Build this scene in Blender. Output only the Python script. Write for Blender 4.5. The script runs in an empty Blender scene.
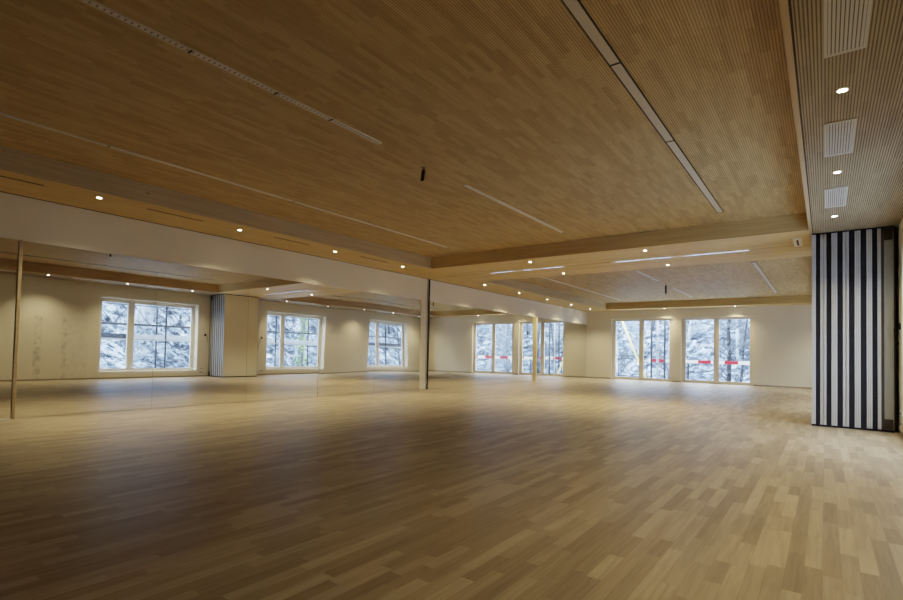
import bpy, bmesh, math, random
from mathutils import Vector, Matrix, noise

scene = bpy.context.scene
COL = scene.collection
R0 = random.Random(7)

# ------------------------------------------------------------------ room sizes (metres)
H = 3.2            # underside of the lower ceiling border
HC = 3.488         # underside of the raised ceiling fields
YF = 23.59         # far wall
YB = -1.0          # wall behind the photographer
W = 10.205          # right wall
XL, XR = 1.187, 9.075     # raised field, left and right edge
F1 = (-0.30, 10.0)        # near raised field
F2 = (12.55, 22.85)       # far raised field
ZM = 2.56          # mirror height
YJ = 11.34         # partition track

# ------------------------------------------------------------------ object helpers
def link(name, bm, mats, parent=None, smooth=False):
    me = bpy.data.meshes.new(name)
    bmesh.ops.recalc_face_normals(bm, faces=bm.faces)
    bm.to_mesh(me); bm.free()
    if not isinstance(mats, (list, tuple)): mats = [mats]
    for m in mats: me.materials.append(m)
    if smooth:
        for p in me.polygons: p.use_smooth = True
    o = bpy.data.objects.new(name, me); COL.objects.link(o)
    if parent: o.parent = parent
    return o

def tag(o, label, cat, group=None, kind=None):
    o['label'] = label; o['category'] = cat
    if group: o['group'] = group
    if kind: o['kind'] = kind
    return o

def thing(name, label, cat, loc=(0, 0, 0), rz=0.0, group=None):
    o = bpy.data.objects.new(name, None); COL.objects.link(o)
    o.empty_display_size = .1
    o.location = loc; o.rotation_euler = (0, 0, rz)
    return tag(o, label, cat, group)

def structure(name, bm, m, parent=None):
    o = link(name, bm, m, parent)
    if parent is None: o['kind'] = 'structure'
    return o

def copy_tree(o, parent=None):
    c = o.copy(); COL.objects.link(c); c.parent = parent
    for ch in list(o.children): copy_tree(ch, c)
    return c

def B(): return bmesh.new()

def box(bm, x0, x1, y0, y1, z0, z1, mat=0, bevel=0.0):
    r = bmesh.ops.create_cube(bm, size=1.0)
    vs = r['verts']
    for v in vs:
        v.co = Vector(((x0 + x1) / 2 + v.co.x * (x1 - x0), (y0 + y1) / 2 + v.co.y * (y1 - y0), (z0 + z1) / 2 + v.co.z * (z1 - z0)))
    fs = set(f for v in vs for f in v.link_faces)
    for f in fs: f.material_index = mat
    if bevel:
        es = list(set(e for f in fs for e in f.edges))
        bmesh.ops.bevel(bm, geom=es, offset=bevel, segments=2, affect='EDGES', profile=.5)
    return bm

def tube(bm, pts, rad, n=8, cap=True, mat=0):
    pts = [Vector(p) for p in pts]
    if not isinstance(rad, (list, tuple)): rad = [rad] * len(pts)
    rings = []; up = None
    for i, p in enumerate(pts):
        t = (pts[min(i + 1, len(pts) - 1)] - pts[max(i - 1, 0)]).normalized()
        if up is None:
            up = t.orthogonal().normalized()
        else:
            up = (up - t * up.dot(t))
            up = up.normalized() if up.length > 1e-6 else t.orthogonal().normalized()
        s = t.cross(up)
        rings.append([bm.verts.new(p + (up * math.cos(2 * math.pi * k / n) + s * math.sin(2 * math.pi * k / n)) * rad[i]) for k in range(n)])
    for a, b in zip(rings, rings[1:]):
        for k in range(n):
            f = bm.faces.new((a[k], a[(k + 1) % n], b[(k + 1) % n], b[k])); f.material_index = mat; f.smooth = True
    if cap:
        for rg in (rings[0], rings[-1]):
            try:
                f = bm.faces.new(rg); f.material_index = mat
            except ValueError: pass
    return bm

def lathe(bm, prof, n=28, mat=0):
    """prof: (radius, z) list revolved about z."""
    rings = []
    for r, z in prof:
        rings.append([bm.verts.new((r * math.cos(2 * math.pi * k / n), r * math.sin(2 * math.pi * k / n), z)) for k in range(n)])
    for a, b in zip(rings, rings[1:]):
        for k in range(n):
            f = bm.faces.new((a[k], a[(k + 1) % n], b[(k + 1) % n], b[k])); f.material_index = mat; f.smooth = True
    return bm

# ------------------------------------------------------------------ material helpers
class NT:
    def __init__(s, name):
        s.m = bpy.data.materials.new(name); s.m.use_nodes = True
        s.t = s.m.node_tree; s.t.nodes.clear()
        s.out = s.t.nodes.new('ShaderNodeOutputMaterial')
    def n(s, typ, **kw):
        nd = s.t.nodes.new(typ)
        for k, v in kw.items():
            setattr(nd, k, v)
        return nd
    def put(s, sock, v):
        if isinstance(v, bpy.types.NodeSocket): s.t.links.new(v, sock)
        else: sock.default_value = v
    def math(s, op, a, b=0.0, clamp=False):
        nd = s.n('ShaderNodeMath', operation=op, use_clamp=clamp)
        s.put(nd.inputs[0], a); s.put(nd.inputs[1], b); return nd.outputs[0]
    def xyz(s):
        tc = s.n('ShaderNodeTexCoord'); sp = s.n('ShaderNodeSeparateXYZ')
        s.t.links.new(tc.outputs['Object'], sp.inputs[0])
        return tc.outputs['Object'], sp.outputs[0], sp.outputs[1], sp.outputs[2]
    def comb(s, x, y, z=0.0):
        nd = s.n('ShaderNodeCombineXYZ')
        s.put(nd.inputs[0], x); s.put(nd.inputs[1], y); s.put(nd.inputs[2], z); return nd.outputs[0]
    def white(s, v):
        nd = s.n('ShaderNodeTexWhiteNoise', noise_dimensions='3D'); s.put(nd.inputs['Vector'], v); return nd.outputs['Value']
    def noise(s, v, scale, detail=3.0, rough=.55, dist=0.0):
        nd = s.n('ShaderNodeTexNoise'); s.put(nd.inputs['Vector'], v)
        nd.inputs['Scale'].default_value = scale; nd.inputs['Detail'].default_value = detail
        nd.inputs['Roughness'].default_value = rough; nd.inputs['Distortion'].default_value = dist
        return nd.outputs['Fac']
    def ramp(s, f, stops, interp='LINEAR'):
        nd = s.n('ShaderNodeValToRGB'); cr = nd.color_ramp; cr.interpolation = interp
        while len(cr.elements) < len(stops): cr.elements.new(.5)
        for e, (p, c) in zip(cr.elements, stops):
            e.position = p; e.color = (c[0], c[1], c[2], 1)
        s.put(nd.inputs[0], f); return nd.outputs[0]
    def mix(s, f, a, b, mode='MIX'):
        nd = s.n('ShaderNodeMix', data_type='RGBA', blend_type=mode)
        s.put(nd.inputs[0], f)
        s.put(nd.inputs[6], a if isinstance(a, bpy.types.NodeSocket) else (*a, 1))
        s.put(nd.inputs[7], b if isinstance(b, bpy.types.NodeSocket) else (*b, 1))
        return nd.outputs[2]
    def bump(s, h, strength=.3, dist=.01):
        nd = s.n('ShaderNodeBump'); nd.inputs['Strength'].default_value = strength; nd.inputs['Distance'].default_value = dist
        s.put(nd.inputs['Height'], h); return nd.outputs[0]
    def bsdf(s, col, rough=.5, metal=0.0, spec=.5, normal=None, emit=None, estr=0.0):
        p = s.n('ShaderNodeBsdfPrincipled')
        s.put(p.inputs['Base Color'], col if isinstance(col, bpy.types.NodeSocket) else (*col, 1))
        s.put(p.inputs['Roughness'], rough); s.put(p.inputs['Metallic'], metal)
        s.put(p.inputs['Specular IOR Level'], spec)
        if normal is not None: s.put(p.inputs['Normal'], normal)
        if emit is not None:
            p.inputs['Emission Color'].default_value = (*emit, 1); p.inputs['Emission Strength'].default_value = estr
        s.t.links.new(p.outputs[0], s.out.inputs[0]); return s.m

def plain(name, c, rough=.5, metal=0.0, spec=.5, var=.06, scale=9.0):
    t = NT(name); v, *_ = t.xyz()
    n = t.noise(v, scale, 3)
    col = t.mix(n, tuple(k * (1 - var) for k in c), tuple(min(1, k * (1 + var)) for k in c))
    return t.bsdf(col, rough, metal, spec)

def boards(name, across, along, width, length, stops, groove=None, rough=.5, spec=.4, seam=.0025, grain=.25, gdark=(.3, .27, .25), seamcol=.55):
    """strip boards running along one axis: random strip tints, staggered butt joints, grain; optional fine acoustic grooves."""
    t = NT(name); v, x, y, z = t.xyz()
    ax = {'x': x, 'y': y, 'z': z}
    a, l = ax[across], ax[along]
    u = t.math('DIVIDE', a, width)
    iu = t.math('FLOOR', u); fu = t.math('FRACT', u)
    off = t.math('MULTIPLY', t.white(t.comb(iu, 3.7, 1.3)), 1.0)
    w = t.math('ADD', t.math('DIVIDE', l, length), off)
    # uneven board lengths
    iw = t.math('FLOOR', w); fw = t.math('FRACT', w)
    cut = t.math('ADD', t.math('MULTIPLY', t.white(t.comb(iu, iw, 9.1)), .5), .25)
    part = t.math('GREATER_THAN', fw, cut)
    idn = t.comb(iu, iw, part)
    tint = t.white(idn)
    col = t.ramp(tint, stops)
    # grain, stretched along the board and shifted from board to board
    ga = t.math('ADD', t.math('MULTIPLY', a, 38.0), t.math('MULTIPLY', tint, 57.0))
    gl = t.math('MULTIPLY', l, 2.2)
    g = t.noise(t.comb(ga, gl, tint), 1.0, 4, .6, .4)
    gcol = t.ramp(g, [(.3, (1 - grain,) * 3), (.62, (1.04,) * 3)])
    col = t.mix(1.0, col, gcol, 'MULTIPLY')
    # seams
    e1 = t.math('LESS_THAN', t.math('MULTIPLY', t.math('MINIMUM', fu, t.math('SUBTRACT', 1.0, fu)), width), seam / 2)
    dend = t.math('MINIMUM', t.math('MINIMUM', fw, t.math('SUBTRACT', 1.0, fw)), t.math('ABSOLUTE', t.math('SUBTRACT', fw, cut)))
    e2 = t.math('LESS_THAN', t.math('MULTIPLY', dend, length), seam / 2)
    sm = t.math('MAXIMUM', e1, e2)
    col = t.mix(t.math('MULTIPLY', sm, seamcol), col, (.08, .05, .03))
    hgt = t.math('SUBTRACT', 1.0, sm)
    nrm = None
    if groove:
        pitch, gw = groove
        fg = t.math('FRACT', t.math('DIVIDE', a, pitch))
        gm = t.math('LESS_THAN', fg, gw)
        col = t.mix(gm, col, t.mix(1.0, col, gdark, 'MULTIPLY'))
    return t.bsdf(col, rough, 0.0, spec, nrm)

# oak floor, acoustic ceiling, solid timber beams
M_floor = boards('oak_floor', 'x', 'y', .078, 1.05, [(0, (.225, .172, .110)), (.25, (.275, .213, .138)), (.6, (.325, .256, .170)), (1, (.40, .322, .222))], rough=.40, spec=.27, seam=.0022, seamcol=.35)
M_ceil = boards('acoustic_oak_ceiling', 'x', 'y', .0639, .8, [(0, (.46, .335, .16)), (.5, (.53, .395, .195)), (1, (.585, .445, .23))], groove=(.0213, .34), gdark=(.55, .5, .45), rough=.6, spec=.2, seam=.0, grain=.15)
M_ceilr = boards('acoustic_oak_border', 'x', 'y', .064, .9, [(0, (.37, .30, .195)), (.5, (.41, .335, .22)), (1, (.45, .365, .245))], groove=(.0213, .42), gdark=(.34,.31,.28), rough=.6, spec=.2, seam=.0, grain=.12)
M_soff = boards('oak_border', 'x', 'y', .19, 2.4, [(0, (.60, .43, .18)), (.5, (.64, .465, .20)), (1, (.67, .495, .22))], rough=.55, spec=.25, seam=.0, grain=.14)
M_soffx = boards('oak_border_across', 'y', 'x', .19, 2.4, [(0, (.60, .44, .20)), (.5, (.64, .475, .22)), (1, (.67, .505, .24))], rough=.55, spec=.25, seam=.0, grain=.14)

def timber(name, c, knots=True, along='y'):
    t = NT(name); v, x, y, z = t.xyz()
    sc = t.n('ShaderNodeMapping'); t.t.links.new(v, sc.inputs[0])
    sc.inputs['Scale'].default_value = (6, .7, 22) if along == 'y' else (.7, 6, 22)
    g = t.noise(sc.outputs[0], 1.0, 5, .6, .5)
    col = t.ramp(g, [(.3, tuple(k * .78 for k in c)), (.6, c), (.8, tuple(k * 1.08 for k in c))])
    if knots:
        vo = t.n('ShaderNodeTexVoronoi'); vm = t.n('ShaderNodeMapping'); t.t.links.new(v, vm.inputs[0])
        vm.inputs['Scale'].default_value = (1.0, 1.6, 4.5) if along == 'y' else (1.6, 1.0, 4.5)
        t.t.links.new(vm.outputs[0], vo.inputs['Vector']); vo.inputs['Scale'].default_value = 1.0
        k = t.ramp(vo.outputs['Distance'], [(.02, (.45, .35, .3)), (.07, (1, 1, 1))])
        col = t.mix(1.0, col, k, 'MULTIPLY')
    return t.bsdf(col, .6, 0, .2)

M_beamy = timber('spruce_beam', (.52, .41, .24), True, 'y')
M_beamx = timber('oak_beam', (.56, .41, .185), False, 'x')
M_trimwood = timber('pale_timber_edge', (.58, .43, .27), False, 'y')
M_post = timber('pine_post', (.90, .74, .42), False, 'y')
M_brown = timber('brown_edge', (.34, .27, .17), False, 'y')

def plaster(name, c, smudge=False):
    t = NT(name); v, x, y, z = t.xyz()
    n = t.noise(v, 1.3, 5, .6)
    col = t.mix(n, tuple(k * .95 for k in c), tuple(min(1, k * 1.04) for k in c))
    if smudge:      # unpainted filler joints in the bare wall
        for yc, wd, a in ((4.93, .10, .75), (5.60, .06, .6), (5.9, .35, .25)):
            d = t.math('ABSOLUTE', t.math('SUBTRACT', y, yc))
            band = t.math('LESS_THAN', d, wd)
            blot = t.ramp(t.noise(v, 5.0, 6, .75), [(.45, (0, 0, 0)), (.72, (1, 1, 1))])
            lowz = t.math('LESS_THAN', z, 2.0)
            f = t.math('MULTIPLY', t.math('MULTIPLY', band, blot), t.math('MULTIPLY', lowz, a))
            col = t.mix(f, col, (.22, .19, .16))
    nrm = t.bump(t.noise(v, 90, 2), .08, .002)
    return t.bsdf(col, .85, 0, .2, nrm)

M_wall = plaster('white_plaster', (.76, .72, .62))
M_wallr = plaster('white_plaster_with_joints', (.76, .72, .62), True)
M_white = plain('white_lacquer', (.78, .78, .76), .4, var=.02)
M_frame = plain('window_frame_white', (.80, .79, .75), .45, var=.02)
M_dframe = plain('door_frame_cream', (.74, .69, .58), .45, var=.02)
M_alu = plain('brushed_aluminium', (.68, .69, .70), .35, .85, var=.05, scale=30)
M_alu2 = plain('anodised_profile', (.45, .455, .46), .42, .25, var=.04, scale=20)
M_alug = plain('grey_olive_profile', (.26, .26, .23), .45, .2, var=.05)
M_black = plain('black_rubber', (.006, .006, .010), .7, spec=.15, var=.2)
M_dark = plain('dark_gap', (.03, .022, .016), .8, var=.2)
M_track = plain('track_polished_metal', (.90, .91, .93), .14, .95, var=.02)
M_slot = plain('pale_slot_diffuser', (.66, .62, .55), .5, var=.05, scale=14)
M_slotA = plain('grey_slot_diffuser', (.56, .52, .45), .5, var=.06, scale=14)
M_panelface = plain('cream_panel_face', (.80, .76, .66), .6, var=.03, scale=3)
M_grille = plain('grey_grille', (.60, .585, .55), .5, var=.03)
M_grilled = plain('grille_shadow', (.13, .12, .11), .8, var=.1)
M_base = plain('baseboard_grey', (.30, .26, .21), .6, var=.08)
M_red = plain('barrier_red', (.42, .012, .025), .5, var=.1)
M_bwhite = plain('barrier_white', (.88, .89, .92), .5, var=.04)
M_yellow = plain('yellow_timber', (.85, .74, .30), .6, var=.1)
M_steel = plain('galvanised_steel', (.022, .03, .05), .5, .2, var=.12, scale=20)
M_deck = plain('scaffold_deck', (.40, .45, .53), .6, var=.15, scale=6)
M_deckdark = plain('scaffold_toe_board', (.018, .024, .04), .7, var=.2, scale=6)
M_bark = plain('dark_bark', (.018, .022, .03), .9, var=.45, scale=6)
M_pale = plain('frosted_bark', (.26, .32, .42), .9, var=.3, scale=5)
M_mid = plain('grey_bark', (.10, .125, .17), .9, var=.35, scale=5)
M_ivy = plain('ivy_leaf', (.19, .33, .07), .6, var=.4, scale=12)

def mirror_mat():
    t = NT('silvered_mirror'); v, *_ = t.xyz()
    n = t.noise(v, .6, 1)
    col = t.mix(n, (.80, .80, .765), (.83, .83, .795))
    return t.bsdf(col, 0.0, 1.0, .5)
M_mirror = mirror_mat()

def glass_mat():
    t = NT('window_glass')
    lw = t.n('ShaderNodeLayerWeight'); lw.inputs['Blend'].default_value = .5
    fr = t.math('ADD', .035, t.math('MULTIPLY', t.math('POWER', lw.outputs['Facing'], 5.0), .9), True)
    tr = t.n('ShaderNodeBsdfTransparent'); tr.inputs[0].default_value = (.93, .955, .97, 1)
    gl = t.n('ShaderNodeBsdfGlossy'); gl.inputs['Roughness'].default_value = .0; gl.inputs[0].default_value = (.9, .93, .95, 1)
    mx = t.n('ShaderNodeMixShader'); t.t.links.new(fr, mx.inputs[0])
    t.t.links.new(tr.outputs[0], mx.inputs[1]); t.t.links.new(gl.outputs[0], mx.inputs[2])
    t.t.links.new(mx.outputs[0], t.out.inputs[0]); return t.m
M_glass = glass_mat()

def lamp_mat():
    t = NT('lit_lens'); return t.bsdf((.9, .88, .8), .4, 0, .5, emit=(1.0, .93, .78), estr=28.0)
M_lens = lamp_mat()

def hill_mat():
    t = NT('winter_slope'); v, x, y, z = t.xyz()
    mp = t.n('ShaderNodeMapping'); t.t.links.new(v, mp.inputs[0]); mp.inputs['Scale'].default_value = (1, 1, .6)
    a = t.noise(mp.outputs[0], 2.3, 8, .85, .5)
    b = t.noise(v, .45, 4, .6)
    c = t.ramp(a, [(.42, (.004, .006, .012)), (.47, (.03, .043, .07)), (.53, (.15, .20, .29)), (.58, (.36, .43, .56))])  # blue of the cold daylight is put into the slope colour
    d = t.ramp(b, [(.35, (.5, .55, .62)), (.65, (1.1, 1.1, 1.1))])
    col = t.mix(1.0, c, d, 'MULTIPLY')
    return t.bsdf(col, .95, 0, .1)
M_hill = hill_mat()
M_snow = plain('snowy_ground', (.42, .47, .55), .9, var=.25, scale=3)

# ------------------------------------------------------------------ floor, walls
structure('floor', box(B(), -.3, W + .3, YB - .3, YF + .3, -.15, 0), M_floor)

bm = B(); box(bm, -.3, -.032, YB - .3, YF + .3, 0, HC)
box(bm, -.032, 0, YB, YF, ZM, H)                       # plaster band above the mirrors
box(bm, -.032, 0, 11.06, 11.315, 0, ZM)                # pier beside the partition jamb
structure('wall_left', bm, M_wall)

def pierced(axis, p0, p1, lo, hi, openings, z1):
    """wall slab with rectangular openings (a, b, z0, z1) along its length."""
    bm = B()
    def bx(a, b, za, zb):
        if b - a < 1e-4 or zb - za < 1e-4: return
        if axis == 'y': box(bm, p0, p1, a, b, za, zb)
        else: box(bm, a, b, p0, p1, za, zb)
    cur = lo
    for a, b, za, zb in openings:
        bx(cur, a, 0, z1); bx(a, b, 0, za); bx(a, b, zb, z1); cur = b
    bx(cur, hi, 0, z1)
    return bm

WIN = [(6.6, 9.86), (12.88, 16.0), (18.93, 22.05)]
WZ = (.22, 2.76)
structure('wall_right', pierced('y', W, W + .42, YB - .3, YF + .3, [(a, b, *WZ) for a, b in WIN], HC), M_wallr)
DOORS = [(1.19, 3.90), (4.25, 6.98)]
DZ = 2.80
structure('wall_far', pierced('x', YF, YF + .36, -.3, W, [(a, b, 0, DZ) for a, b in DOORS], HC), M_wall)
structure('wall_back', box(B(), 0, W, YB - .3, YB, 0, HC), M_wall)

# baseboards
bm = B(); cur = .0
for a, b in DOORS: box(bm, cur, a, YF - .012, YF, 0, .05); cur = b
box(bm, cur, W, YF - .012, YF, 0, .05)
structure('baseboard_far', bm, M_base)
structure('baseboard_right', box(B(), W - .005, W, YB, YF - .012, 0, .05), M_base)

# ------------------------------------------------------------------ ceiling
bm = B(); box(bm, -.3, W + .42, YB - .3, YF + .36, HC, HC + .25)
structure('ceiling', bm, M_ceil)

def border(name, x0, x1, y0, y1, under, side):
    bm = box(B(), x0, x1, y0, y1, H, HC)
    bm.normal_update()
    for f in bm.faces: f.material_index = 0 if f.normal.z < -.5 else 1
    return structure(name, bm, [under, side])
border('trim_1', 0, XL, YB, YF, M_soff, M_beamy)                    # left border
border('trim_2', XR + .055, W, YB, YF, M_ceilr, M_beamy)           # right border, grooved underside
border('trim_3', XL, XR, F1[1], F2[0], M_soffx, M_beamx)           # cross beam over the track
border('trim_4', XL, XR, F2[1], YF, M_soffx, M_beamx)              # far border
border('trim_5', XL, XR, YB, F1[0], M_soffx, M_beamx)              # border behind the camera
structure('trim_6', box(B(), XR, XR + .04, YB, YF, H - .006, HC), M_trimwood)   # pale edge strip of the right border
structure('trim_7', box(B(), XR + .04, XR + .055, YB, YF, H + .006, HC), M_dark) # shadow joint beside it
structure('trim_8', box(B(), 0, .012, YB, YF, H - .010, H - .001), M_dark)      # shadow gap over the mirror wall
bm = B()
box(bm, XL, XR, 10.93, 10.945, H - .003, H + .002)
box(bm, XL, XR, 11.75, 11.76, H - .003, H + .002)
structure('trim_9', bm, M_beamx)

# ------------------------------------------------------------------ mirrors
def mirror_mesh(y0, y1, a, b, tw):
    bm = B(); ny, nz = 14, 16; g = 0.0022
    y0 += g; y1 -= g; yc, zc = (y0 + y1) / 2, ZM / 2
    grid = []
    for i in range(ny + 1):
        row = []
        for j in range(nz + 1):
            y = y0 + (y1 - y0) * i / ny; z = .004 + (ZM - .008) * j / nz
            row.append(bm.verts.new((-.010 + a * (y - yc) + b * (z - zc) + tw * (y - yc) * (z - zc), y, z)))
        grid.append(row)
    back = []
    for i in range(ny):
        for j in range(nz):
            f = bm.faces.new((grid[i][j], grid[i + 1][j], grid[i + 1][j + 1], grid[i][j + 1])); f.smooth = True
    rim = [grid[i][0] for i in range(ny + 1)] + [grid[ny][j] for j in range(1, nz + 1)] + [grid[i][nz] for i in range(ny - 1, -1, -1)] + [grid[0][j] for j in range(nz - 1, 0, -1)]
    bk = [bm.verts.new((-.030, v.co.y, v.co.z)) for v in rim]
    rim = [bm.verts.new(v.co) for v in rim]
    n = len(rim)
    for k in range(n):
        f = bm.faces.new((rim[k], rim[(k + 1) % n], bk[(k + 1) % n], bk[k])); f.material_index = 1
    f = bm.faces.new(bk); f.material_index = 1
    return bm
PB = -.0034
MIR = [(-.95, .30, 0, PB, 0, 'wall mirror panel beside the photographer, out past the brown edge profile'),
       (.30, 2.085, 0, PB, 0, 'wall mirror panel on the near side of the slim brown edge profile'),
       (2.125, 3.95, 0, PB, 0, 'first tall mirror panel after the brown edge profile, reflecting the start of the big window'),
       (3.95, 5.70, 0, PB, 0, 'tall mirror panel reflecting the folded partition stack edge and the big window end'),
       (5.70, 7.48, 0, PB, 0, 'tall mirror panel reflecting the cream stack face and the ivy-covered tree window'),
       (7.48, 9.26, .001, PB, .0022, 'slightly warped mirror panel, second before the white pier with the dark jamb'),
       (9.26, 11.055, 0, PB, -.0022, 'warped mirror panel just before the white pier, bending the reflected window'),
       (11.42, 13.21, .010, PB, 0, 'mirror panel directly beyond the dark partition jamb, reflecting blank white wall'),
       (13.21, 14.86, .010, PB, 0, 'second mirror panel beyond the dark jamb, reflecting the edge of a glazed door'),
       (14.86, 16.50, .010, PB, 0, 'mirror panel two before the pine post, reflecting a glazed door'),
       (16.50, 18.08, .010, PB, 0, 'mirror panel standing right before the slender pine post'),
       (18.20, 20.0, .010, PB, 0, 'mirror panel just behind the slender pine post'),
       (20.0, 21.79, .010, PB, 0, 'second mirror panel behind the pine post, close to the far corner'),
       (21.79, 23.55, .010, PB, 0, 'last mirror panel, meeting the far wall in the corner')]
for y0, y1, a, b, tw, lab in MIR:
    if y1 < 1.0: continue
    o = link('mirror_panel', mirror_mesh(y0, y1, a, b, tw), [M_mirror, M_alug])
    tag(o, lab, 'mirror', 'wall mirrors along the left wall')

# slim upright profiles in front of the mirror wall
t = thing('edge_profile', 'slim brown upright profile between mirrors at the near end of the left wall', 'profile', (0, 2.105, 0))
link('upright', box(B(), -.03, .03, -.018, .012, 0, ZM - .002, 0, .002), M_brown, t)
link('bead', box(B(), -.03, .034, .012, .0185, 0, ZM - .002), M_trimwood, t)
t = thing('timber_post', 'slender pale pine post standing against the mirrors near the far corner', 'post', (.03, 18.14, 0))
link('shaft', box(B(), -.05, .05, -.045, .045, .02, ZM - .012, 0, .004), M_post, t)
link('foot', box(B(), -.055, .055, -.05, .05, 0, .02, 0, .003), M_post, t)
tag(link('threshold_strip', box(B(), .0, .03, 1.55, 2.08, 0, .012, 0, .003), M_white), 'short white strip on the floor against the near mirror base', 'strip')

# partition wall jamb
t = thing('partition_jamb', 'full-height aluminium jamb channel with dark groove on the mirror wall', 'jamb', (0, YJ, 0))
bm = B(); box(bm, -.03, .035, -.025, -.012, 0, H - .018); box(bm, -.03, .010, .074, .080, 0, H - .012)
link('channel', bm, M_alu2, t)
link('groove', box(B(), -.03, .034, -.012, .074, 0, H - .012), M_black, t)

# ------------------------------------------------------------------ partition track and stack
t = thing('partition_track', 'long aluminium ceiling track running across the room to the folded partition', 'track', (0, 11.27, H))
for a, b, mt, nm in ((.3, 2.2, M_soffx, 'dull_rail'), (2.2, 4.25, M_track, 'rail'), (4.25, 5.42, M_soffx, 'dull_rail'), (5.42, 6.35, M_track, 'rail'), (6.38, 8.1, M_track, 'rail'), (8.1, XR, M_soffx, 'dull_rail')):  # oak-toned stretches imitate where the polished rail's window reflection fades
    bm = B(); box(bm, a, b, -.05, -.012, -.008, 0); box(bm, a, b, .012, .05, -.008, 0); box(bm, a, b, -.012, .012, -.005, -.003)
    link(nm, bm, mt, t)
link('slot', box(B(), .3, XR, -.015, .015, -.003, 0), M_dark, t)
for x in (2.22, 5.44):
    link('joint_plate', box(B(), x - .05, x + .05, -.052, .052, -.011, -.008), M_alu, t)

t = thing('ceiling_plate', 'white ceiling plate with a dark slot beside the top of the folded partition', 'plate', (8.895, 10.9, H))
bm = B()
box(bm, -.065, .065, -.38, .38, -.02, 0, 0, .003)
link('plate', bm, M_white, t)
link('slot', box(B(), -.014, .014, -.25, .25, -.024, -.018), M_black, t)

YS, DS = 10.30, 1.44          # near edge and depth of the stack
GS = 'panels of the folded partition stack'
def panel(name, label, x0, x1, split, olive=False):
    t = thing(name, label, 'partition panel', ((x0 + x1) / 2, YS, 0), 0, GS)
    w = (x1 - x0) / 2
    met = M_alug if olive else M_alu2
    link('leaf', box(B(), -w, w, .025, DS, .035, H - .028, 0, .002), M_panelface, t)
    bm = B()
    if split:
        box(bm, -w, -.010, 0, .025, .035, H - .028, 0, .003); box(bm, .010, w, 0, .025, .035, H - .028, 0, .003)
        box(bm, -.010, .010, .010, .025, .035, H - .028)
    else:
        box(bm, -w, w, 0, .025, .035, H - .028, 0, .003)
    link('edge_profile', bm, met, t)
    link('back_edge_profile', box(B(), -w, w, DS, DS + .02, .035, H - .028, 0, .003), met, t)
    if w > .03:
        if olive:
            link('strip', box(B(), -w, -w + .038, -.003, 0, .036, H - .029), M_alu2, t)
            link('shadow_groove', box(B(), -w + .042, -w + .078, -.003, 0, .036, H - .029), M_dark, t)
        for q in (() if olive else (0,) if split else (-.35, .3)):
            link('groove', box(B(), (w * q) - .0035, (w * q) + .0035, -.0015, .009, .036, H - .029), M_alug, t)
    link('bottom_seal', box(B(), -w, w, .004, DS, .004, .035), M_black, t)
    link('top_seal', box(B(), -w, w, .004, DS, H - .028, H - .006), M_black, t)
    link('hanger', box(B(), -.02, .02, DS * .5 - .03, DS * .5 + .03, H - .006, H - .0005), M_steel, t)
    return t
K = YS / 10.667
def fx(x): return 9.294 + (x - 9.294) * K
px = [(fx(9.09 + .012), fx(9.160)), (fx(9.222), fx(9.305)), (fx(9.375), fx(9.452)), (fx(9.528), fx(9.606)), (fx(9.682), fx(9.757)), (fx(9.835), fx(9.905))]
words = ['leftmost narrow edge of the folded partition stack, facing the open room',
         'partition panel second from left, wide pale edge with a centre groove',
         'partition panel third from left, plain pale edge',
         'partition panel fourth from left, pale edge with centre groove',
         'partition panel fifth from left, pale edge darkening towards the wall',
         'partition panel sixth from left, next to the olive end leaf']
for i, ((a, b), wd) in enumerate(zip(px, words)):
    t = panel('partition_panel', wd, a, b, i in (1, 3))
    nx = px[i + 1][0] if i + 1 < len(px) else fx(9.972)
    c = (a + b) / 2
    # rubber gasket filling the gap to the next leaf, set a little back from the edge
    bm = B(); box(bm, b - c, nx - c - .0015, .008, DS, .004, H - .006)
    link('gasket', bm, M_black, t)
t = panel('partition_panel', 'olive end leaf of the folded partition, with dark corner fittings, next to the right wall', fx(9.973), fx(10.172), True, True)
link('gasket', box(B(), .0965, .119, .006, DS, .02, H - .045), M_black, t)
for z0, z1 in ((.04, .20), (H - .22, H - .035)):
    link('corner_fitting', box(B(), -.02, .085, -.012, 0.0, z0, z1, 0, .003), M_dark, t)

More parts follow.
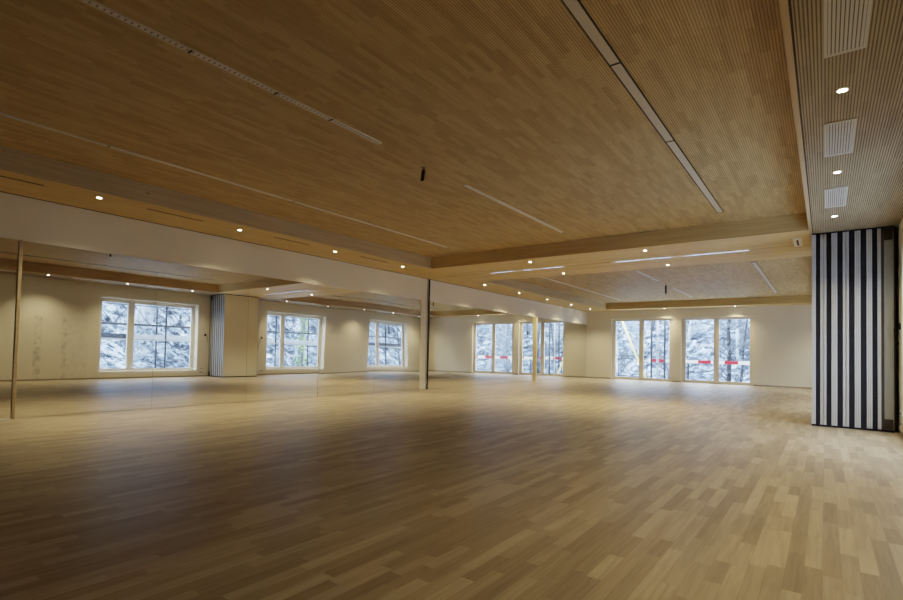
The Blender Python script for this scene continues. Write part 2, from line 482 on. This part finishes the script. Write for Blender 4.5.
# ------------------------------------------------------------------ windows and doors
def window(n, y0, y1):
    z0, z1 = WZ; xo = W + .27
    fr = B(); t = .075
    box(fr, xo, xo + .08, y0, y1, z0, z0 + t); box(fr, xo, xo + .08, y0, y1, z1 - t, z1)
    box(fr, xo, xo + .08, y0, y0 + t, z0 + t, z1 - t); box(fr, xo, xo + .08, y1 - t, y1, z0 + t, z1 - t)
    w = structure('window_%d' % n, fr, M_frame)
    ym = y0 + (y1 - y0) * .315
    link('mullion', box(B(), xo - .005, xo + .085, ym - .06, ym + .06, z0 + t, z1 - t, 0, .004), M_frame, w)
    for a, b in ((y0 + t, ym - .06), (ym + .06, y1 - t)):
        s = B(); q = .045
        box(s, xo + .01, xo + .07, a, b, z0 + t, z0 + t + q); box(s, xo + .01, xo + .07, a, b, z1 - t - q, z1 - t)
        box(s, xo + .01, xo + .07, a, a + q, z0 + t + q, z1 - t - q); box(s, xo + .01, xo + .07, b - q, b, z0 + t + q, z1 - t - q)
        so = link('sash', s, M_frame, w)
        link('pane', box(B(), xo + .036, xo + .044, a + q, b - q, z0 + t + q, z1 - t - q), M_glass, so)
    link('sill', box(B(), W - .006, xo, y0, y1, z0, z0 + .028, 0, .002), M_white, w)
    # pale casing around the opening, on the room face
    c = B(); k = .055
    box(c, W - .004, W, y0 - k, y0, z0 - k, z1 + k); box(c, W - .004, W, y1, y1 + k, z0 - k, z1 + k)
    box(c, W - .004, W, y0, y1, z1, z1 + k); box(c, W - .004, W, y0, y1, z0 - k, z0)
    link('casing', c, M_white, w)
    h = B(); box(h, xo - .02, xo - .005, ym - .015, ym + .015, 1.35, 1.45, 0, .003); box(h, xo - .035, xo - .02, ym - .012, ym + .012, 1.26, 1.42, 0, .003)
    link('handle', h, M_alu, w)
for i, (a, b) in enumerate(WIN): window(i + 1, a, b)

def door(n, x0, x1, xm):
    yo = YF + .12; t = .11
    fr = B()
    box(fr, x0, x1, yo, yo + .09, 0, .035); box(fr, x0, x1, yo, yo + .09, DZ - .06, DZ)
    box(fr, x0, x0 + t, yo, yo + .09, .035, DZ - .06); box(fr, x1 - t, x1, yo, yo + .09, .035, DZ - .06)
    d = structure('door_%d' % n, fr, M_dframe)
    link('mullion', box(B(), xm - .05, xm + .05, yo - .004, yo + .094, .035, DZ - .06, 0, .004), M_dframe, d)
    for a, b in ((x0 + t, xm - .05), (xm + .05, x1 - t)):
        s = B(); q = .05; z0, z1 = .035, DZ - .06
        box(s, a, b, yo + .015, yo + .075, z0, z0 + .085); box(s, a, b, yo + .015, yo + .075, z1 - q * .6, z1)
        box(s, a, a + q, yo + .015, yo + .075, z0 + .085, z1 - q * .6); box(s, b - q, b, yo + .015, yo + .075, z0 + .085, z1 - q * .6)
        so = link('sash', s, M_dframe, d)
        link('pane', box(B(), a + q, b - q, yo + .041, yo + .049, z0 + .085, z1 - q * .6), M_glass, so)
    h = B(); box(h, xm - .014, xm + .014, yo - .018, yo - .004, 1.0, 1.16, 0, .003); box(h, xm - .010, xm + .11, yo - .045, yo - .03, 1.07, 1.09, 0, .004); box(h, xm - .010, xm + .010, yo - .045, yo - .018, 1.07, 1.09)
    link('handle', h, M_alu, d)
door(1, *DOORS[0], 2.53)
door(2, *DOORS[1], 5.60)

# ------------------------------------------------------------------ downlights
WARM = (1.0, .81, .47)
ld = bpy.data.lights.new('lamp', 'SPOT')
ld.energy = 205; ld.color = WARM; ld.spot_size = math.radians(120); ld.spot_blend = 1.0; ld.shadow_soft_size = .06
def downlight_proto():
    t = thing('downlight', '', 'downlight')
    bm = lathe(B(), [(.0362, -.004), (.043, -.006), (.050, -.006), (.052, 0.0)])
    link('ring', bm, M_white, t)
    bm = B(); bmesh.ops.create_circle(bm, cap_ends=True, segments=24, radius=.0365)
    for v in bm.verts: v.co.z = -.0068
    link('lens', bm, M_lens, t)
    l = bpy.data.objects.new('lamp', ld); COL.objects.link(l); l.parent = t; l.location = (0, 0, -.016)
    return t
ldr = ld.copy(); ldr.energy = 100
dproto = None
ORD = ['first', 'second', 'third', 'fourth', 'fifth', 'sixth', 'seventh', 'eighth', 'ninth', 'tenth']
def downlight(x, y, label, group):
    global dproto
    if dproto is None: dproto = downlight_proto(); o = dproto
    else: o = copy_tree(dproto)
    o.location = (x, y, H); o.scale = (.82, .82, .82); tag(o, label, 'downlight', group)
    if x > 9 or y > 23:
        for c in o.children:
            if c.type == 'LIGHT': c.data = ldr
    return o
for i, (x, y) in enumerate([(.88, 2.76), (.82, 4.97), (.80, 7.19), (.80, 9.36), (.80, 13.14), (.72, 15.49), (.68, 17.78), (.65, 20.11), (.64, 22.28)]):
    downlight(x, y, 'recessed downlight over the mirrors, %s from the front along the left ceiling border' % ORD[i], 'downlights over the mirror wall')
for i, y in enumerate([2.78, 4.92, 7.06, 9.21]):  # the nearest one is unseen, added for its light
    downlight(9.4, y, 'recessed downlight %s' % ['added out of view for its light, before the first grille', 'between the first and second air grilles', 'between the second and third air grilles', 'between the third air grille and the partition stack'][i], 'downlights in the right ceiling border')
for i, y in enumerate([13.3, 15.49, 17.78, 20.11, 22.3]):
    downlight(9.45, y, 'recessed downlight behind the partition stack, %s beyond it along the right border' % ORD[i], 'downlights in the right ceiling border')
downlight(3.83, 10.36, 'recessed downlight in the cross beam, near side of the track, closer to the mirrors', 'downlights in the cross beam')
downlight(6.40, 10.33, 'recessed downlight in the cross beam, near side of the track, closer to the partition', 'downlights in the cross beam')
downlight(3.82, 12.22, 'recessed downlight in the cross beam, beyond the track, closer to the mirrors', 'downlights in the cross beam')
downlight(6.38, 12.22, 'recessed downlight in the cross beam, beyond the track, closer to the partition', 'downlights in the cross beam')
downlight(3.64, 23.22, 'recessed downlight at the far wall above the left glazed door', 'downlights at the far wall')
downlight(6.34, 23.22, 'recessed downlight at the far wall above the right glazed door', 'downlights at the far wall')

# ------------------------------------------------------------------ air slots and grilles
def ceiling_slot(label, x, y0, y1, w, mat, dashed=False, joints=(), group='linear slots in the raised ceiling'):
    t = thing('ceiling_slot', label, 'ceiling slot', (x, (y0 + y1) / 2, HC), 0, group)
    c = (y0 + y1) / 2; a, b = y0 - c, y1 - c
    bm = B(); e = .010
    box(bm, -w / 2, -w / 2 + e, a, b, -.012, 0); box(bm, w / 2 - e, w / 2, a, b, -.012, 0)
    box(bm, -w / 2 + e, w / 2 - e, a, a + e, -.012, 0); box(bm, -w / 2 + e, w / 2 - e, b - e, b, -.012, 0)
    link('frame', bm, M_dark if not dashed and w > .07 else mat, t)
    link('cover', box(B(), -w / 2 + e, w / 2 - e, a + e, b - e, -.009, -.002), mat, t)
    if dashed:
        k = a + .03
        while k < b - .05:
            link('perforation', box(B(), -w / 2 + e + .004, w / 2 - e - .004, k, k + .014, -.0105, -.0088), M_base, t); k += .045
    for j in joints:
        link('joint', box(B(), -w / 2, w / 2, j - c - .009, j - c + .009, -.0135, -.0088), M_dark, t)
ceiling_slot('pale thin ceiling slot in the near field, running nearest the mirrors', 2.33, .9, 9.15, .045, M_slot, False, (2.36, 5.0))
ceiling_slot('perforated ceiling slot in the near field middle, this side of the black hanging cable', 5.15, .9, 4.13, .065, M_slot, True, (1.95, 2.75, 3.4))
ceiling_slot('pale ceiling slot in the near field middle, beyond the black hanging cable', 5.14, 5.86, 9.17, .055, M_slot)
ceiling_slot('broad grey ceiling slot in the near field, running nearest the right border', 7.905, .9, 9.22, .10, M_slotA, False, (2.3, 4.05, 5.87))
ceiling_slot('thin ceiling slot in the far field, running nearest the mirrors', 2.2, 13.85, 21.75, .06, M_slot)
ceiling_slot('ceiling slot in the far field middle, this side of the small hanging cable', 5.03, 14.4, 16.75, .07, M_slotA)
ceiling_slot('ceiling slot in the far field middle, beyond the small hanging cable', 5.03, 18.65, 21.75, .07, M_slotA)
ceiling_slot('broad ceiling slot in the far field, running nearest the partition stack', 7.86, 14.45, 21.65, .11, M_slotA)

for i, (y0, y1) in enumerate([(1.2, 2.12), (3.41, 4.29), (5.64, 6.47), (7.88, 8.76)]):
    t = thing('air_slit', ['narrow dark air slit in the left ceiling border before its first downlight',
              'narrow dark air slit in the left ceiling border, between its first and second downlight',
              'narrow dark air slit in the left ceiling border, between its second and third downlight',
              'narrow dark air slit in the left ceiling border, between its third and fourth downlight'][i],
              'air slit', (.86, (y0 + y1) / 2, H), 0, 'air slits in the left ceiling border')
    L = (y1 - y0) / 2
    link('opening', box(B(), -.022, .022, -L, L, -.0015, 0), M_dark, t)
    bm = B(); box(bm, -.028, -.022, -L - .01, L + .01, -.0012, 0); box(bm, .022, .028, -L - .01, L + .01, -.0012, 0)
    link('lip', bm, M_brown, t)

for i, (y0, y1) in enumerate([(3.42, 4.31), (5.545, 6.45), (7.685, 8.64)]):
    t = thing('air_grille', ['large louvred air grille in the right border cut by the top of the photo',
              'middle louvred air grille in the right border, between two downlights',
              'small-looking far louvred air grille in the right border, closest to the partition stack'][i],
              'air grille', (9.40, (y0 + y1) / 2, H), 0, 'air grilles in the right ceiling border')
    L = (y1 - y0) / 2; w = .115; e = .018
    bm = B()
    box(bm, -w, -w + e, -L, L, -.010, 0); box(bm, w - e, w, -L, L, -.010, 0)
    box(bm, -w + e, w - e, -L, -L + e, -.010, 0); box(bm, -w + e, w - e, L - e, L, -.010, 0)
    link('frame', bm, M_grille, t)
    link('backing', box(B(), -w + e, w - e, -L + e, L - e, -.002, 0), M_grilled, t)
    bm = B(); n = 9
    for k in range(n):
        x = -w + e + (2 * (w - e)) * (k + .5) / n
        box(bm, x - .0072, x + .0072, -L + e, L - e, -.009, -.003)
    link('louvre', bm, M_grille, t)

# hanging cables in the middle of each raised field
def hanging(label, x, y, L, w, tilt):
    t = thing('hanging_cable', label, 'cable', (x, y, HC), 0, None)
    link('ceiling_rose', lathe(B(), [(.0, -.02), (.028, -.02), (.034, 0)], 18), M_alug, t)
    bm = B(); p = [Vector((0, 0, -.018)), Vector((-.004, 0.004, -.05)), Vector((-tilt * .35, .0, -.09))]
    tube(bm, p, .007, 8); link('lead', bm, M_black, t)
    bm = box(B(), -w / 2, w / 2, -.012, .012, -L, -.03, 0, .004)
    for v in bm.verts: v.co.x += -tilt * (-(v.co.z + .03))/ .15
    link('connector', bm, M_black, t)
hanging('black connector dangling from the near raised ceiling field', 5.07, 5.01, .17, .042, .022)
hanging('small grey-black connector dangling from the far raised ceiling field', 5.02, 17.7, .30, .05, .0)

# wall outlets either side of the stack
def outlet_cable(label, y, z, loop):
    t = thing('wall_cable', label, 'cable', (W, y, z))
    link('gland', box(B(), -.022, 0, -.035, .035, -.045, .045, 0, .004), M_black, t)
    bm = B(); tube(bm, loop, .008, 8); link('lead', bm, M_black, t)
outlet_cable('black cable tail out of the right wall, on this side of the partition stack', 10.15, 1.62, [(-.02, 0, 0), (-.05, .02, .02), (-.07, .05, -.05), (-.05, .07, -.16), (-.02, .09, -.26)])
outlet_cable('black cable tail out of the right wall, beyond the partition stack', 12.62, 1.60, [(-.02, 0, 0), (-.05, -.02, .03), (-.06, -.09, -.1), (-.05, -.17, -.35), (-.03, -.2, -.62)])
for k, (y, z, s, lab) in enumerate([(10.05, .32, .075, 'upper socket plate low on the right wall before the partition stack'), (10.03, .17, .05, 'lower small socket plate near the floor before the partition stack'), (12.62, .20, .06, 'socket plate low on the right wall beyond the partition stack')]):
    t = thing('socket', lab, 'socket', (W, y, z))
    link('plate', box(B(), -.010, 0, -s * 1.5, s * 1.5, -.035, .035, 0, .003), M_white, t)
    for q in (-.6, .6): link('insert', box(B(), -.012, -.010, s * q - .02, s * q + .02, -.02, .02), M_dark, t)

# ------------------------------------------------------------------ outside
def height(x, y):
    s1 = max(0.0, x - 14.0); s2 = max(0.0, y - 31.0)
    z = -.35 + .62 * s1 * min(1, s1 / 6) + .40 * s2 * min(1, s2 / 6)
    if s1 > 0 or s2 > 0:
        z += .7 * noise.noise(Vector((x * .13, y * .13, .3))) * min(1, (s1 + s2) / 4)
    return z
bm = B(); N = 76; X0, X1, Y0, Y1 = -26.0, 52.0, -14.0, 64.0
vv = [[bm.verts.new((X0 + (X1 - X0) * i / N, Y0 + (Y1 - Y0) * j / N, height(X0 + (X1 - X0) * i / N, Y0 + (Y1 - Y0) * j / N))) for j in range(N + 1)] for i in range(N + 1)]
for i in range(N):
    for j in range(N):
        cx, cy = vv[i][j].co.x + .5, vv[i][j].co.y + .5
        if cx < 11.6 and cy < 24.8: continue
        f = bm.faces.new((vv[i][j], vv[i + 1][j], vv[i + 1][j + 1], vv[i][j + 1])); f.smooth = True
structure('ground', bm, M_hill)
# snowy terrace strips next to the building
bm = B(); box(bm, W + .42, 14.2, YB - 3, YF + 3, -.5, -.33); box(bm, -6, W + .42, YF + .36, 27.2, -.4, -.08)
structure('ground_terrace', bm, M_snow)

# scaffolding on the right facade
t = thing('scaffolding', 'grey tube scaffolding with plank deck outside the right-hand windows', 'scaffolding', (0, 0, 0))
xs = (11.35, 12.15)
ys = [4.3 + 2.45 * k for k in range(9)]
for x in xs:
    for y in ys:
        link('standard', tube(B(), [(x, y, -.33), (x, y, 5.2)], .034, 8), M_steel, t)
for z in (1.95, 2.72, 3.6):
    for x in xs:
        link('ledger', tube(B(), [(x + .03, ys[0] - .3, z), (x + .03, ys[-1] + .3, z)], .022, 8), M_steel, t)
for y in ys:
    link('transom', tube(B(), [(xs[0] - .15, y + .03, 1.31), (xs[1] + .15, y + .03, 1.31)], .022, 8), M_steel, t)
for k in range(len(ys) - 1):
    ym = (ys[k] + ys[k + 1]) / 2
    for a in (ys[k], ym):
        link('brace', tube(B(), [(xs[0] - .04, a, 2.72), (xs[0] - .04, a + .6125, 1.95), (xs[0] - .04, a + 1.225, 2.72)], .018, 6), M_steel, t)
    o = link('deck', box(B(), xs[0] - .05, xs[1] - .03, ys[k] + .04, ys[k + 1] - .02, 1.36, 1.41, 0, .004), M_deck, t)

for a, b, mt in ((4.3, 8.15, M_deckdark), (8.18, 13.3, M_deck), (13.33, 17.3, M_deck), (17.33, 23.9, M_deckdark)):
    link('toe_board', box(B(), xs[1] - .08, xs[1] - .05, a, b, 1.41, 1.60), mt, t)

# far terrace: guard rail, barrier boards, scaffold uprights, yellow pole
TZ = -.08
t = thing('guard_rail', 'steel lattice guard rail outside the left glazed door', 'railing', (0, 25.55, 0))
link('top_rail', tube(B(), [(-3.0, 0, 1.10), (2.3, 0, 1.10)], .024, 8), M_steel, t)
link('mid_rail', tube(B(), [(-3.0, 0, .95), (2.3, 0, .95)], .018, 8), M_steel, t)
link('bottom_rail', tube(B(), [(-3.0, 0, .10), (2.3, 0, .10)], .020, 8), M_steel, t)
for x in (-3.0, -1.7, -.4, .9, 2.28):
    link('baluster', tube(B(), [(x, 0, TZ), (x, 0, 1.12)], .022, 8), M_steel, t)
for k in range(8):
    x = -3.0 + .65 * k
    bm = B(); tube(bm, [(x, -.015, .10), (x + .65, -.015, .95)], .02, 6); tube(bm, [(x, .018, .95), (x + .65, .018, .10)], .02, 6)
    link('lattice', bm, M_steel, t)

def barrier(label, x0, x1, y, z, start):
    t = thing('barrier_board', label, 'barrier', (0, y, z), 0, 'red and white barrier boards on the terrace')
    x = x0; red = start; L = .54
    while x < x1 - .01:
        e = min(x + L, x1)
        link('stripe', box(B(), x, e, -.014, .014, -.075, .075), M_red if red else M_bwhite, t)
        x = e; red = not red
    for xp in (x0 + .12, x1 - .12):
        link('leg', box(B(), xp - .03, xp + .03, .014, .054, TZ - z, .09), M_steel, t)
barrier('red and white barrier board outside the left glazed door, behind the scaffold poles', 1.9, 3.85, 25.9, .90, False)
barrier('long red and white barrier board outside the right glazed door', 4.05, 8.9, 25.4, .89, False)
for i, x in enumerate((2.47, 2.76, 3.08)):
    t = thing('scaffold_pole', ['steel scaffold pole outside the left glazed door, next to its middle mullion', 'steel scaffold pole outside the left glazed door, middle one of three',
              'steel scaffold pole outside the left glazed door, third from its mullion'][i], 'pole', (x, 25.62, 0), 0, 'scaffold poles outside the left glazed door')
    link('tube', tube(B(), [(0, 0, TZ), (0, 0, 4.4)], .045 if i != 1 else .055, 8), M_steel if i != 1 else M_deck, t)
    bm = B()
    for z in (.7, 1.35, 2.05): box(bm, -.05, .05, -.05, .05, z, z + .07, 0, .01)
    link('coupler', bm, M_deckdark, t)
t = thing('yellow_pole', 'pale yellow timber pole leaning diagonally outside the left glazed door', 'pole', (0, 0, 0))
link('shaft', tube(B(), [(2.40, 25.2, TZ), (1.75, 25.2, 1.4), (.75, 25.2, 3.85)], .05, 8), M_yellow, t)
link('cap', tube(B(), [(.75, 25.2, 3.85), (.725, 25.2, 3.91)], .055, 8), M_steel, t)

# trees
def limb(bm, p, d, L, r, depth, rng, mat=0):
    n = 4; pts = [p.copy()]; rad = [r]
    q = p.copy(); dd = d.copy()
    for k in range(n):
        dd = (dd + Vector((rng.uniform(-.16, .16), rng.uniform(-.16, .16), rng.uniform(-.03, .12)))).normalized()
        q = q + dd * (L / n); pts.append(q.copy()); rad.append(max(.006, r * (1 - .75 * (k + 1) / n)))
    tube(bm, pts, rad, 5 if depth > 0 else 4, cap=False, mat=mat)
    if depth > 0:
        for k in range(1, n + 1):
            for _ in range(2 if depth > 1 else 3):
                a = rng.uniform(0, 6.28); el = rng.uniform(.2, .9)
                nd = (dd * rng.uniform(.5, 1.0) + Vector((math.cos(a), math.sin(a), el * .5))).normalized()
                limb(bm, pts[k], nd, L * rng.uniform(.35, .55), max(.008, rad[k] * .7), depth - 1, rng, mat)
def tree_proto(seed, h, r, bark, twig):
    rng = random.Random(seed)
    t = thing('bare_tree', '', 'tree')
    bm = B(); pts = []; rad = []; p = Vector((0, 0, -.5)); lean = Vector((rng.uniform(-.1, .1), rng.uniform(-.1, .1), 1))
    for k in range(9):
        pts.append(p.copy()); rad.append(r * (1 - .85 * k / 8)); p = p + (lean + Vector((rng.uniform(-.08, .08), rng.uniform(-.08, .08), 0))) * (h / 8)
    tube(bm, pts, rad, 8); link('trunk', bm, bark, t)
    bm = B()
    for k in range(1, 9):
        for _ in range(3):
            a = rng.uniform(0, 6.28)
            limb(bm, pts[k] - Vector((0, 0, rng.uniform(0, h / 10))), Vector((math.cos(a), math.sin(a), rng.uniform(.05, .9))).normalized(), min(1.0, h * rng.uniform(.07, .13)), rad[k] * .35 + .012, 2, rng)
    link('branches', bm, twig, t)
    return t
protos = [tree_proto(1, 9.5, .12, M_bark, M_mid), tree_proto(2, 8.5, .13, M_pale, M_pale), tree_proto(3, 11, .15, M_mid, M_pale), tree_proto(4, 7.5, .075, M_bark, M_mid), tree_proto(5, 10, .12, M_pale, M_mid)]
used = [False] * 5
def tree(x, y, k, rz, s, label, group):
    if not used[k]: o = protos[k]; used[k] = True
    else: o = copy_tree(protos[k])
    o.location = (x, y, height(x, y)); o.rotation_euler = (0, 0, rz); o.scale = (s, s, s)
    tag(o, label, 'tree', group)
rt = random.Random(21)
kinds = ['dark-barked', 'pale frosted', 'grey-trunked', 'small dark', 'slim pale']
def lots(xa, xb, ya, yb, step, rng, ok):
    out = []; x = xa; r = 0
    while x < xb:
        y = ya + (step / 2 if r % 2 else 0)
        while y < yb:
            px, py = x + rng.uniform(-.35, .35), y + rng.uniform(-.35, .35)
            if ok(px, py): out.append((px, py))
            y += step
        x += step * .9; r += 1
    return out
def seen_side(x, y):        # strip of slope the mirrored windows look out on
    return .30 * (x + 9.3) < y < 1.22 * (x + 9.3) and abs(y - 18.1) + abs(x - 14.1) > 3.2
def seen_far(x, y):
    t = (y + .0) / 23.6
    return (9.3 + (1.0 - 9.3) * t < x < 9.3 + (7.2 - 9.3) * t) or (-9.3 + 10.5 * t < x < -9.3 + 16.4 * t)
for x, y in lots(16.0, 31, 6, 40, 3.7, rt, seen_side):                       # slope seen through the right windows (in the mirrors)
    k = rt.randrange(5)
    tree(x, y, k, rt.uniform(0, 6.28), rt.uniform(.85, 1.15), kinds[k] + ' leafless tree on the slope seen in the mirrored windows', kinds[k] + ' trees on the side slope')
for x, y in lots(-14, 13.5, 28.4, 42, 3.55, rt, seen_far):                     # slope beyond the far doors
    k = rt.randrange(5)
    tree(x, y, k, rt.uniform(0, 6.28), rt.uniform(.9, 1.05), kinds[k] + ' leafless tree on the slope beyond the far glazed doors', kinds[k] + ' trees beyond the far doors')
# ivy-covered trunk seen through the third window
t = thing('ivy_tree', 'tree trunk wrapped in bright green ivy seen in the mirrored middle window', 'tree', (14.1, 17.55, -.4))
link('trunk', tube(B(), [(0, 0, -.1), (.05, .1, 2), (-.05, .25, 4), (.1, .2, 7)], [.16, .14, .12, .07], 8), M_mid, t)
bm = B(); rv = random.Random(5)
for k in range(900):
    z = rv.uniform(.1, 5.6); a = rv.uniform(0, 6.28); rr = rv.uniform(.1, .34) * (1.25 if z < 1.2 else .85)
    c = Vector((rr * math.cos(a), rr * math.sin(a) + .06 * z, z)); u = Vector((rv.uniform(-1, 1), rv.uniform(-1, 1), rv.uniform(-1, 1))).normalized(); w = u.orthogonal().normalized(); s = rv.uniform(.04, .075)
    bm.faces.new([bm.verts.new(c + u * s), bm.verts.new(c + w * s * .7), bm.verts.new(c - u * s), bm.verts.new(c - w * s * .7)])
link('ivy', bm, M_ivy, t)

# ------------------------------------------------------------------ world: cold overcast sky
wd = bpy.data.worlds.new('overcast_sky'); scene.world = wd; wd.use_nodes = True
nt = wd.node_tree; nt.nodes.clear()
tc = nt.nodes.new('ShaderNodeTexCoord'); sp = nt.nodes.new('ShaderNodeSeparateXYZ'); rp = nt.nodes.new('ShaderNodeValToRGB')
bg = nt.nodes.new('ShaderNodeBackground'); ow = nt.nodes.new('ShaderNodeOutputWorld')
nt.links.new(tc.outputs['Generated'], sp.inputs[0]); nt.links.new(sp.outputs[2], rp.inputs[0])
rp.color_ramp.elements[0].color = (.88, .94, 1.0, 1); rp.color_ramp.elements[1].color = (.80, .89, 1.0, 1)
nt.links.new(rp.outputs[0], bg.inputs[0]); bg.inputs[1].default_value = 9.0
nt.links.new(bg.outputs[0], ow.inputs[0])

# ------------------------------------------------------------------ camera (level lens with a vertical shift)
cam = bpy.data.cameras.new('camera'); co = bpy.data.objects.new('camera', cam); COL.objects.link(co)
yaw, pitch, roll, f, sy = .6374, .0295, .0219, 505.44, 37.34
fw0 = Vector((-math.sin(yaw), math.cos(yaw), 0)); rt0 = Vector((math.cos(yaw), math.sin(yaw), 0)); up0 = Vector((0, 0, 1))
fw = fw0 * math.cos(pitch) + up0 * math.sin(pitch); up1 = up0 * math.cos(pitch) - fw0 * math.sin(pitch)
rr = rt0 * math.cos(roll) + up1 * math.sin(roll); uu = up1 * math.cos(roll) - rt0 * math.sin(roll)
m = Matrix((rr, uu, -fw)).transposed().to_4x4(); m.translation = Vector((9.294, 0, 1.0843))
co.matrix_world = m
cam.sensor_fit = 'HORIZONTAL'; cam.sensor_width = 36; cam.lens = 36 * f / 903; cam.shift_y = sy / 903
cam.clip_start = .05; cam.clip_end = 300
scene.camera = co

scene.view_settings.view_transform = 'Filmic'
scene.view_settings.look = 'Medium Contrast'
scene.view_settings.exposure = 1.1
scene.cycles.use_denoising = True
scene.cycles.max_bounces = 10
scene.cycles.diffuse_bounces = 5
scene.cycles.glossy_bounces = 5
scene.cycles.transparent_max_bounces = 12
scene.cycles.caustics_reflective = False
scene.cycles.sample_clamp_indirect = 6
